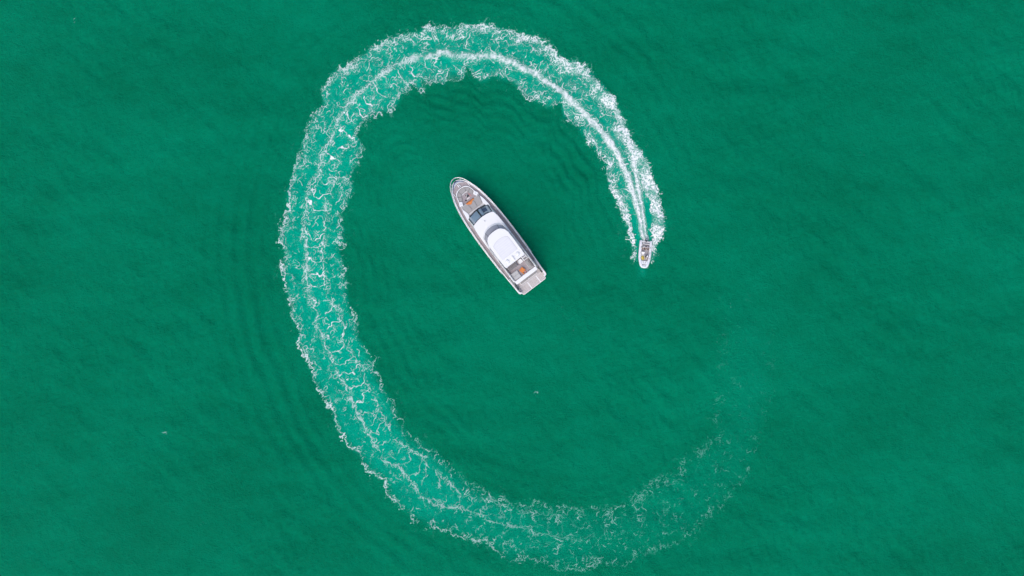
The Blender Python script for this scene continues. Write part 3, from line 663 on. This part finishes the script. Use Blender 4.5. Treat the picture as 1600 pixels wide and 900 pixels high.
# hardtop with its sliding roof panel
ho = [(9.88 - .75 * abs(t) ** 3.2, t * 1.62) for t in np.linspace(1, -1, 17)]
hs = [(8.6, 1.76), (7, 1.80), (5.2, 1.78), (4.46, 1.72)]
hout = [(x, y) for x, y in hs[::-1]] + ho + [(x, -y) for x, y in hs]
ht = link('hardtop', prism(hout, 6.30, 6.46, .05), 'gelcoat', yacht)
so_ = [(8.50 - .42 * abs(t) ** 2.4, t * 1.34) for t in np.linspace(1, -1, 13)]
sout = [(5.72, 1.34), (5.95, 1.38)] + so_ + [(5.95, -1.38), (5.72, -1.34)]
link('sunroof_rim', prism(sout, 6.35, 6.475, .008), 'gelcoat_grey', ht)
sin_ = [(x - .05 if x > 6 else x + .04, y * .955) for x, y in sout]
link('sunroof_panel', prism(sin_, 6.35, 6.492, .012), 'gelcoat_panel', ht)
for k in range(6):
    u = 6.25 + k * .34
    link('sunroof_rib', box(u, u + .05, -1.12, 1.12, 6.48, 6.50, .005), 'gelcoat', ht)
for y in (.95, -.95):
    d_ = bmesh.new(); bmesh.ops.create_uvsphere(d_, u_segments=18, v_segments=10, radius=.32, matrix=Matrix.Translation((5.12, y, 6.46)) @ Matrix.Diagonal((1, 1, .6, 1)))
    link('satellite_dome', d_, 'gelcoat', ht, True)
mast = link('radar_mast', prism([(4.62, .10), (5.35, .07), (5.35, -.07), (4.62, -.10)], 6.44, lambda x, y: 6.75 - (5.35 - x) * .1, .03), 'gelcoat', ht)
link('navigation_light', tube(bmesh.new(), [(4.75, 0, 6.8), (4.75, 0, 7.15)], .03, 6), 'steel_blue', ht)
link('aerial', tube(bmesh.new(), [(4.6, 1.5, 6.45), (4.0, 1.55, 8.0)], .012, 5), 'gelcoat', ht)
link('aerial', tube(bmesh.new(), [(4.6, -1.5, 6.45), (4.0, -1.55, 8.0)], .012, 5), 'gelcoat', ht)
# aft end of the flybridge: sofas, wet bar, beam
sf = link('fly_sofa', box(3.72, 4.6, .05, 1.78, 4.44, 4.80, .03), 'gelcoat_grey', yacht)
link('seat_cushion', box(3.74, 4.30, .10, .88, 4.79, 4.93, .05), 'cushion_dark', sf)
link('seat_cushion', box(3.74, 4.30, .90, 1.68, 4.79, 4.93, .05), 'cushion_dark', sf)
link('back_cushion', box(4.30, 4.52, .10, 1.70, 4.79, 5.2, .05), 'cushion_dark', sf)
link('sofa_arm', box(3.55, 4.5, 1.68, 1.80, 4.44, 5.02, .03), 'dark', sf)
sp_ = link('fly_sunpad', box(2.22, 3.35, .62, 1.78, 4.44, 4.70, .03), 'gelcoat_grey', yacht)
link('pad_cushion', box(2.24, 2.78, .66, 1.74, 4.69, 4.82, .05), 'cushion_light', sp_)
link('pad_cushion', box(2.80, 3.33, .66, 1.74, 4.69, 4.82, .05), 'cushion_light', sp_)
s2 = link('side_sofa', box(2.24, 3.62, -1.78, -1.02, 4.44, 4.74, .03), 'gelcoat_grey', yacht)
link('seat_cushion', box(2.28, 2.92, -1.52, -1.04, 4.73, 4.86, .05), 'cushion', s2)
link('seat_cushion', box(2.94, 3.58, -1.52, -1.04, 4.73, 4.86, .05), 'cushion', s2)
link('back_cushion', box(2.28, 3.58, -1.76, -1.53, 4.73, 5.1, .05), 'cushion_dark', s2)
wb = link('wet_bar', box(3.78, 4.66, -1.80, -1.02, 4.44, 5.24, .03), 'gelcoat', yacht)
link('sink', box(3.86, 4.14, -1.70, -1.14, 5.235, 5.26, .01), 'cushion_dark', wb)
link('grill', box(4.24, 4.58, -1.70, -1.14, 5.235, 5.27, .01), 'tinted', wb)
link('aft_beam', prism([(1.55, 1.94), (2.12, 1.98), (2.12, -1.98), (1.55, -1.94)], 4.30, 4.86, .06), 'gelcoat', yacht)
for s in (1, -1):
    link('beam_post', tube(bmesh.new(), [(1.75, s * 1.86, 1.4), (1.8, s * 1.86, 4.35)], .06, 8), 'steel', yacht)
cs = link('cockpit_sofa', box(1.15, 1.75, -1.5, 1.5, 1.34, 1.72, .04), 'gelcoat', yacht)
link('seat_cushion', box(1.2, 1.72, -1.42, -.02, 1.71, 1.84, .05), 'cushion', cs)
link('seat_cushion', box(1.2, 1.72, .02, 1.42, 1.71, 1.84, .05), 'cushion', cs)

# loose things on board
def chair(label):
    t_ = empty('deck_chair', (0, 0, 0), (0, 0, 0), label, 'chair', None)
    for sx in (-1, 1):
        for sy in (-1, 1): link('leg', tube(bmesh.new(), [(sx * .26, sy * .27, 0), (sx * .23, sy * .25, .38)], .022, 6), 'steel', t_)
    link('seat', box(-.28, .28, -.30, .30, .36, .46, .04), 'white_fabric', t_)
    link('backrest', prism([(.22, -.30), (.32, -.30), (.32, .30), (.22, .30)], .40, .80, .04), 'white_fabric', t_)
    for s in (-1, 1): link('armrest', box(-.24, .26, s * .31 - .03, s * .31 + .03, .56, .61, .02), 'steel', t_)
    return t_
ch = chair('white deck chair behind the hardtop of the yacht'); aboard(ch, (4.05, -.58, 4.455), .0)
tb = empty('coffee_table', (0, 0, 0), (0, 0, 0), 'low square orange table on the aft upper deck of the yacht', 'table')
link('table_top', box(-.36, .36, -.36, .36, .38, .44, .03), 'orange', tb)
for sx in (-1, 1):
    for sy in (-1, 1): link('leg', box(sx * .28 - .03, sx * .28 + .03, sy * .28 - .03, sy * .28 + .03, 0, .385, .005), 'steel', tb)
aboard(tb, (2.82, -.02, 4.455), .25)
g = bmesh.new(); bmesh.ops.create_uvsphere(g, u_segments=10, v_segments=8, radius=.12, matrix=Matrix.Diagonal((1.2, 1, .5, 1)))
tw = link('cushion', g, 'pink', None, True); tag(tw, 'small pink cushion on the floor aft of the orange table', 'cushion'); aboard(tw, (2.32, -.28, 4.51))
g = bmesh.new(); bmesh.ops.create_uvsphere(g, u_segments=10, v_segments=8, radius=.12, matrix=Matrix.Diagonal((1.1, 1, .5, 1)))
tw = link('cushion', g, 'orange', None, True); tag(tw, 'small orange cushion on the floor aft of the orange table', 'cushion'); aboard(tw, (2.30, .10, 4.51))
# orange towel spread over the sunpad edge
rr_ = []
for i in range(15):
    v = -.72 + i * 1.44 / 14; row = []
    for j in range(9):
        t_ = j / 8; ln = .10 + .36 * math.exp(-((v - .12) / .36) ** 2)
        row.append((-t_ * ln + (.14 if j == 0 else 0), v, (.028 + .012 * math.sin(9 * v + 5 * t_) + .01 * math.sin(17 * v)) - (.10 if j == 0 else 0)))
    rr_.append(row)
tw = link('towel', solid_patch(rr_, .012), 'orange', None, True); tag(tw, 'orange towel draped over the front of the foredeck sunpad', 'towel'); aboard(tw, (15.96, .02, 2.97))
# dark bag and clothes on the lounge
bag = empty('beach_bag', (0, 0, 0), (0, 0, 0), 'black and white beach bag on the foredeck lounge floor', 'bag')
link('bag_body', prism([(.26, .14), (.28, -.10), (.05, -.22), (-.24, -.20), (-.26, .10), (-.05, .22)], 0, .30, .06, .05), 'dark', bag)
link('bag_stripe', prism([(.10, .16), (.13, -.15), (.02, -.2), (-.03, .19)], .24, .315, .02, .02), 'white_fabric', bag)
link('handle', tube(bmesh.new(), [(.16, .1, .27), (.12, .08, .4), (-.1, .06, .42), (-.16, .05, .27)], .018, 6), 'dark', bag)
aboard(bag, (16.95, -.12, 2.535), .5)
g = prism([(.16, .10), (.12, -.12), (-.10, -.14), (-.17, .03), (-.02, .15)], 0, .10, .035, .03)
cl = link('folded_cloth', g, 'dark_cloth'); tag(cl, 'small dark folded cloth on the lounge floor to port of the bag', 'cloth'); aboard(cl, (16.52, .45, 2.535), .4)
g = prism([(.30, .07), (.28, -.08), (-.28, -.10), (-.30, .05)], 0, .07, .03, .02)
cl = link('rolled_towel', g, 'white_fabric'); tag(cl, 'white rolled towel lying between the black bag and the sunpad', 'towel'); aboard(cl, (16.55, -.02, 2.535), 1.5)
g = prism([(.30, .05), (.28, -.05), (-.28, -.06), (-.30, .05)], 0, .06, .025, .02)
cl = link('rolled_towel', g, 'pink'); tag(cl, 'narrow pink rolled towel to starboard of the black bag', 'towel'); aboard(cl, (16.85, -.55, 2.535), .2)

# ------------------------------------------------------------------ the tender (x forward, y to port)
TA = math.radians(-96.0); TLOC = Vector((20.85, 7.16, .06)); TROT = Euler((0, math.radians(-3), TA))
tender = empty('inflatable_tender', TLOC, TROT, 'small pale grey inflatable tender speeding at the head of the foam trail', 'boat')
TM = Matrix.Translation(TLOC) @ TROT.to_matrix().to_4x4()
def tube_path(s): return [(-.16, s * .76, .40), (.4, s * .765, .40), (1.2, s * .77, .41), (2.0, s * .765, .43), (2.7, s * .72, .46), (3.25, s * .62, .50), (3.62, s * .52, .54), (3.86, s * .40, .57)]
for s in (1, -1):
    path = [(-.24, s * .75, .40), (-.20, s * .755, .40)] + tube_path(s)
    rad = [.03, .13] + [.19, .215, .215, .215, .21, .20, .19, .18]
    tb_ = link('buoyancy_tube', tube(bmesh.new(), path, .2, 14, rad=rad), 'hypalon', tender, True)
    link('rubbing_strake', tube(bmesh.new(), [(x, y + s * (.205 if x < 3 else .18), z) for x, y, z in tube_path(s)], .03, 6), 'gelcoat_grey', tb_, True)
    for u in (.9, 1.75, 2.6):
        link('grab_handle', tube(bmesh.new(), [(u - .16, s * .72, .61), (u - .12, s * .72, .68), (u + .12, s * .715, .69), (u + .16, s * .715, .62)], .022, 6), 'dark', tb_)
link('bow_tube', tube(bmesh.new(), [(3.80, .5, .56), (3.92, .34, .575), (3.96, .12, .58), (3.96, -.12, .58), (3.92, -.34, .575), (3.80, -.5, .56)], .18, 14, rad=[.14, .18, .185, .185, .18, .14]), 'hypalon', tender, True)
bm = bmesh.new(); rings = []
for u, hw, zk, zc in ((0, .62, -.16, .08), (1, .64, -.16, .08), (2, .63, -.12, .12), (2.8, .55, 0, .22), (3.4, .42, .18, .36), (3.85, .25, .42, .5)):
    rings.append([bm.verts.new((u, y, z)) for y, z in ((hw, .36), (hw * .95, zc), (0, zk), (-hw * .95, zc), (-hw, .36))])
for A, B in zip(rings, rings[1:]):
    for i in range(4): bm.faces.new((A[i], A[i + 1], B[i + 1], B[i]))
bm.faces.new(rings[0]); bm.faces.new(rings[-1][::-1])
link('hull', bm, 'gelcoat', tender)
link('floor', prism([(.05, .60), (2.6, .56), (3.05, .46), (3.05, -.46), (2.6, -.56), (.05, -.60)], .16, .24, 0), 'rib_deck', tender)
link('transom', box(-.06, .10, -.62, .62, .05, .66, .03), 'gelcoat', tender)
bd = link('bow_deck', prism([(3.0, .52), (3.5, .46), (3.82, .34), (3.9, 0), (3.82, -.34), (3.5, -.46), (3.0, -.52)], .30, .60, .03), 'gelcoat', tender)
link('bow_locker_seam', tube(bmesh.new(), [(3.02, .30, .605), (3.30, .14, .607), (3.42, .13, .607)], .022, 5), 'dark', bd)
link('bow_locker_seam', tube(bmesh.new(), [(3.02, -.22, .605), (3.30, -.14, .607), (3.42, -.13, .607)], .022, 5), 'dark', bd)
for k in range(6):     # dark lettering across the bow, too small to read
    link('letter', box(3.56, 3.66 + .02 * (k % 2), -.30 + k * .1, -.225 + k * .1, .598, .612, .0), 'dark', bd)
bn = link('aft_bench', box(.42, .98, -.52, .52, .22, .52, .04), 'gelcoat', tender)
link('bench_cushion', box(.44, .96, -.50, -.01, .515, .60, .04), 'cushion_dark', bn); link('bench_cushion', box(.44, .96, .01, .50, .515, .60, .04), 'cushion_dark', bn)
link('bench_backrest', box(.34, .44, -.52, .52, .5, .86, .04), 'white_fabric', bn)
cn = link('console', prism([(1.62, -.58), (1.62, -.08), (1.95, -.12), (1.95, -.54)], .22, lambda x, y: .86 - (x - 1.62) * .5, .04), 'gelcoat', tender)
wh = bmesh.new(); rm_ = Matrix.Translation((1.55, -.33, .86)) @ Matrix.Rotation(math.radians(-40), 4, 'Y')
tube(wh, [rm_ @ Vector((.15 * math.cos(a_), .15 * math.sin(a_), 0)) for a_ in np.linspace(0, 2 * math.pi, 17)[:-1]], .016, 6, True)
link('steering_wheel', wh, 'dark', cn, True)
link('forward_seat', box(2.05, 2.62, -.02, .52, .22, .50, .04), 'gelcoat', tender)
link('side_pad', box(1.0, 2.9, .53, .60, .3, .42, .02), 'cushion_dark', tender); link('side_pad', box(1.0, 2.9, -.60, -.53, .3, .42, .02), 'cushion_dark', tender)
mo = link('outboard_motor', prism([(-.12, .13), (-.16, .17), (-.42, .17), (-.56, .10), (-.56, -.10), (-.42, -.17), (-.16, -.17), (-.12, -.13)], .62, .98, .06, .03), 'motor', tender)
link('motor_leg', box(-.40, -.16, -.07, .07, -.45, .64, .03), 'motor', mo); link('motor_top', box(-.46, -.22, -.07, .07, .975, 1.0, .01), 'steel_blue', mo)
link('motor_clamp', box(-.16, .02, -.15, .15, .4, .7, .02), 'dark', mo)
sg = link('fuel_can', box(.14, .32, -.42, -.16, .24, .50, .04), 'white_fabric'); tag(sg, 'white fuel can beside the outboard motor of the tender', 'can')
sg.matrix_world = TM

# people: one skinned body each, coloured by region, fingers rooted in the palms
def person(name, label, joints, edges, mats, hair_mat, head_c, head_dir, hand_dirs, cap=None, place=(0, 0, 0), group=None):
    me = bpy.data.meshes.new(name + '_skeleton'); names = list(joints)
    me.from_pydata([joints[k][0] for k in names], [(names.index(a), names.index(b)) for a, b in edges], [])
    ob = bpy.data.objects.new(name + '_skeleton', me); COL.objects.link(ob)
    md = ob.modifiers.new('s', 'SKIN'); md.use_smooth_shade = True
    lay = me.skin_vertices[0] if me.skin_vertices else None
    for i, k in enumerate(names):
        r_ = joints[k][1]; lay.data[i].radius = r_ if isinstance(r_, tuple) else (r_, r_)
        lay.data[i].use_root = (k == 'pelvis')
    ss = ob.modifiers.new('u', 'SUBSURF'); ss.levels = 1
    dg = bpy.context.evaluated_depsgraph_get(); ev = bpy.data.meshes.new_from_object(ob.evaluated_get(dg))
    bpy.data.objects.remove(ob)
    bm = bmesh.new(); bm.from_mesh(ev); bpy.data.meshes.remove(ev)
    segs = [(Vector(joints[a][0]), Vector(joints[b][0]), mats.get((a, b), 0)) for a, b in edges]
    for f in bm.faces:
        c = f.calc_center_median(); best = 9; k = 0
        for a, b, m_ in segs:
            d = b - a; t_ = max(0, min(1, (c - a).dot(d) / d.length_squared)); q = (c - a - d * t_).length
            if q < best: best, k = q, m_
        f.material_index = k; f.smooth = True
    # head with nose and ears
    hv = bmesh.ops.create_uvsphere(bm, u_segments=16, v_segments=12, radius=.105)['verts']
    hd = Vector(head_dir).normalized(); q = hd.to_track_quat('X', 'Z').to_matrix().to_4x4()
    for v in hv:
        c = v.co; x, y, z = c.x * .98, c.y * .76, c.z * 1.14
        if z < -.03: x *= .9; y *= .86
        if c.x > .09 and abs(c.y) < .03 and -.03 < c.z < .03: x += .022
        if abs(c.y) > .095 and abs(c.z) < .03: y *= 1.12
        v.co = Matrix.Translation(head_c) @ q @ Vector((x, y, z))
    # fingers
    for base, d, side in hand_dirs:
        base = Vector(base); d = Vector(d).normalized(); sd_ = d.cross(Vector((0, 0, 1))).normalized()
        for k in range(4):
            o = base + sd_ * (k - 1.5) * .021 + d * .03; L = (.066, .078, .073, .058)[k]
            tube(bm, [o, o + d * L * .55, o + d * L * .9 + Vector((0, 0, -.025)), o + d * L + Vector((0, 0, -.045))], .009, 5, rad=[.01, .0095, .009, .006])
        o = base + sd_ * side * .035
        tube(bm, [o, o + sd_ * side * .025 + d * .03, o + sd_ * side * .02 + d * .06 + Vector((0, 0, -.015))], .01, 5, rad=[.011, .010, .007])
    bmesh.ops.transform(bm, matrix=Matrix.Translation(place), verts=bm.verts)
    o = link(name, bm, ['skin', mats['top'], mats['bottom'], 'dark'], None, True)
    tag(o, label, 'person', group); o.matrix_world = TM
    # hair, and a cap if worn
    hb_ = bmesh.new(); bmesh.ops.create_uvsphere(hb_, u_segments=16, v_segments=12, radius=.118)
    bmesh.ops.delete(hb_, geom=[v for v in hb_.verts if v.co.z < (-.05 if v.co.x < .045 else .01)], context='VERTS')
    for v in hb_.verts:
        v.co = Matrix.Translation(Vector(place) + Vector(head_c)) @ q @ Vector((v.co.x * 1.0 - .006, v.co.y * .82, v.co.z * 1.14))
    link('hair', hb_, hair_mat, o, True)
    if cap:
        cb = bmesh.new(); bmesh.ops.create_uvsphere(cb, u_segments=16, v_segments=10, radius=.13)
        bmesh.ops.delete(cb, geom=[v for v in cb.verts if v.co.z < .02], context='VERTS')
        ex = [v for v in cb.verts if v.co.z < .045]
        for v in cb.verts:
            c = v.co.copy()
            if c.z < .045 and c.x > .03: c.x += .075; c.z -= .01
            v.co = Matrix.Translation(Vector(place) + Vector(head_c)) @ q @ Vector((c.x * 1.02, c.y * .9, c.z * 1.1 + .02))
        link('cap', cb, cap, o, True)
    return o
def seated(lean, arm_fwd, knee=.42):
    J = {}; c, s = math.cos(lean), math.sin(lean)
    def up(h, y=0, f=0): return (h * s + f, y, .10 + h * c)
    J['pelvis'] = ((0, 0, .10), (.15, .11)); J['waist'] = (up(.18), (.135, .10)); J['chest'] = (up(.36), (.165, .115)); J['neckb'] = (up(.47), (.085, .075)); J['neck'] = (up(.56), (.055, .055)); J['skull'] = (up(.63, 0, .03), (.05, .05))
    for n_, y in (('l', 1), ('r', -1)):
        J['sh' + n_] = (up(.43, y * .17), (.082, .075)); e = up(.20, y * .25, .10 + arm_fwd * .1); J['el' + n_] = (e, (.046, .046))
        hnd = (e[0] + .20 + arm_fwd * .06, y * (.20), e[2] + .05); J['wr' + n_] = (hnd, (.032, .028)); J['ha' + n_] = ((hnd[0] + .075, y * .19, hnd[2]), (.036, .02))
        J['hip' + n_] = ((.06, y * .10, .09), (.09, .09)); J['kn' + n_] = ((knee, y * .14, .12), (.062, .062)); J['an' + n_] = ((knee + .06, y * .14, -.26), (.042, .042)); J['to' + n_] = ((knee + .22, y * .15, -.30), (.04, .03))
    E = [('pelvis', 'waist'), ('waist', 'chest'), ('chest', 'neckb'), ('neckb', 'neck'), ('neck', 'skull')]
    for n_ in 'lr': E += [('neckb', 'sh' + n_), ('sh' + n_, 'el' + n_), ('el' + n_, 'wr' + n_), ('wr' + n_, 'ha' + n_), ('pelvis', 'hip' + n_), ('hip' + n_, 'kn' + n_), ('kn' + n_, 'an' + n_), ('an' + n_, 'to' + n_)]
    mt = {('pelvis', 'waist'): 1, ('waist', 'chest'): 1, ('chest', 'neckb'): 1}
    for n_ in 'lr': mt.update({('neckb', 'sh' + n_): 1, ('sh' + n_, 'el' + n_): 1, ('pelvis', 'hip' + n_): 2, ('hip' + n_, 'kn' + n_): 2, ('an' + n_, 'to' + n_): 3})
    hc = up(.70, 0, .055 + .05 * s)
    hd = [(J['ha' + n_][0], (1, 0, -.15), -y) for n_, y in (('l', 1), ('r', -1))]
    return J, E, mt, hc, hd
G = 'people riding in the tender'
for nm, lab, lean, af, pl, top, bot, cap, hdr in (
        ('person', 'person in white shirt with dark hair steering at the console, leaning forward', .82, 1, (.62, -.27, .52), 'shirt', 'dark_cloth', None, (1, 0, -.35)),
        ('person', 'person in pale pink shirt with dark hair seated on the aft bench beside the driver', .74, .4, (.66, .27, .52), 'shirt_pink', 'dark_cloth', None, (1, .1, -.3)),
        ('person', 'person in dark clothes and white cap seated nearest the bow of the tender', .10, .2, (2.16, .26, .44), 'dark_cloth', 'dark_cloth', 'white_fabric', (1, 0, -.1))):
    J, E_, mt, hc, hd_ = seated(lean, af); mt['top'] = top; mt['bottom'] = bot
    person(nm, lab, J, E_, mt, 'hair', hc, hdr, hd_, cap, pl, G)
# yellow bag forward in the tender
yb = empty('yellow_bag', (0, 0, 0), (0, 0, 0), 'crumpled yellow bag on the floor of the tender behind its bow deck', 'bag')
g = bmesh.new(); bmesh.ops.create_icosphere(g, subdivisions=3, radius=.3)
for v in g.verts:
    c = v.co; k = 1 + .22 * math.sin(9 * c.x + 4 * c.y) * math.sin(8 * c.y - 5 * c.z) + .08 * math.sin(23 * c.x + 17 * c.y)
    v.co = (c.x * k * 1.15, c.y * k * .85, max(c.z * k * .75, -.17) + .17)
link('bag_body', g, 'yellow', yb, True)
link('strap', tube(bmesh.new(), [(-.22, -.12, .25), (-.05, 0, .44), (.12, .05, .42), (.26, .1, .22)], .025, 6), 'dark', yb, True)
yb.matrix_world = TM @ Matrix.Translation((2.52, -.28, .245))
wc = link('white_towel', prism([(.22, .24), (.18, -.22), (-.16, -.24), (-.22, .20)], 0, .13, .05, .04), 'white_fabric')
tag(wc, 'white folded towel between the console and the yellow bag in the tender', 'towel'); wc.matrix_world = TM @ Matrix.Translation((2.10, -.30, .245))
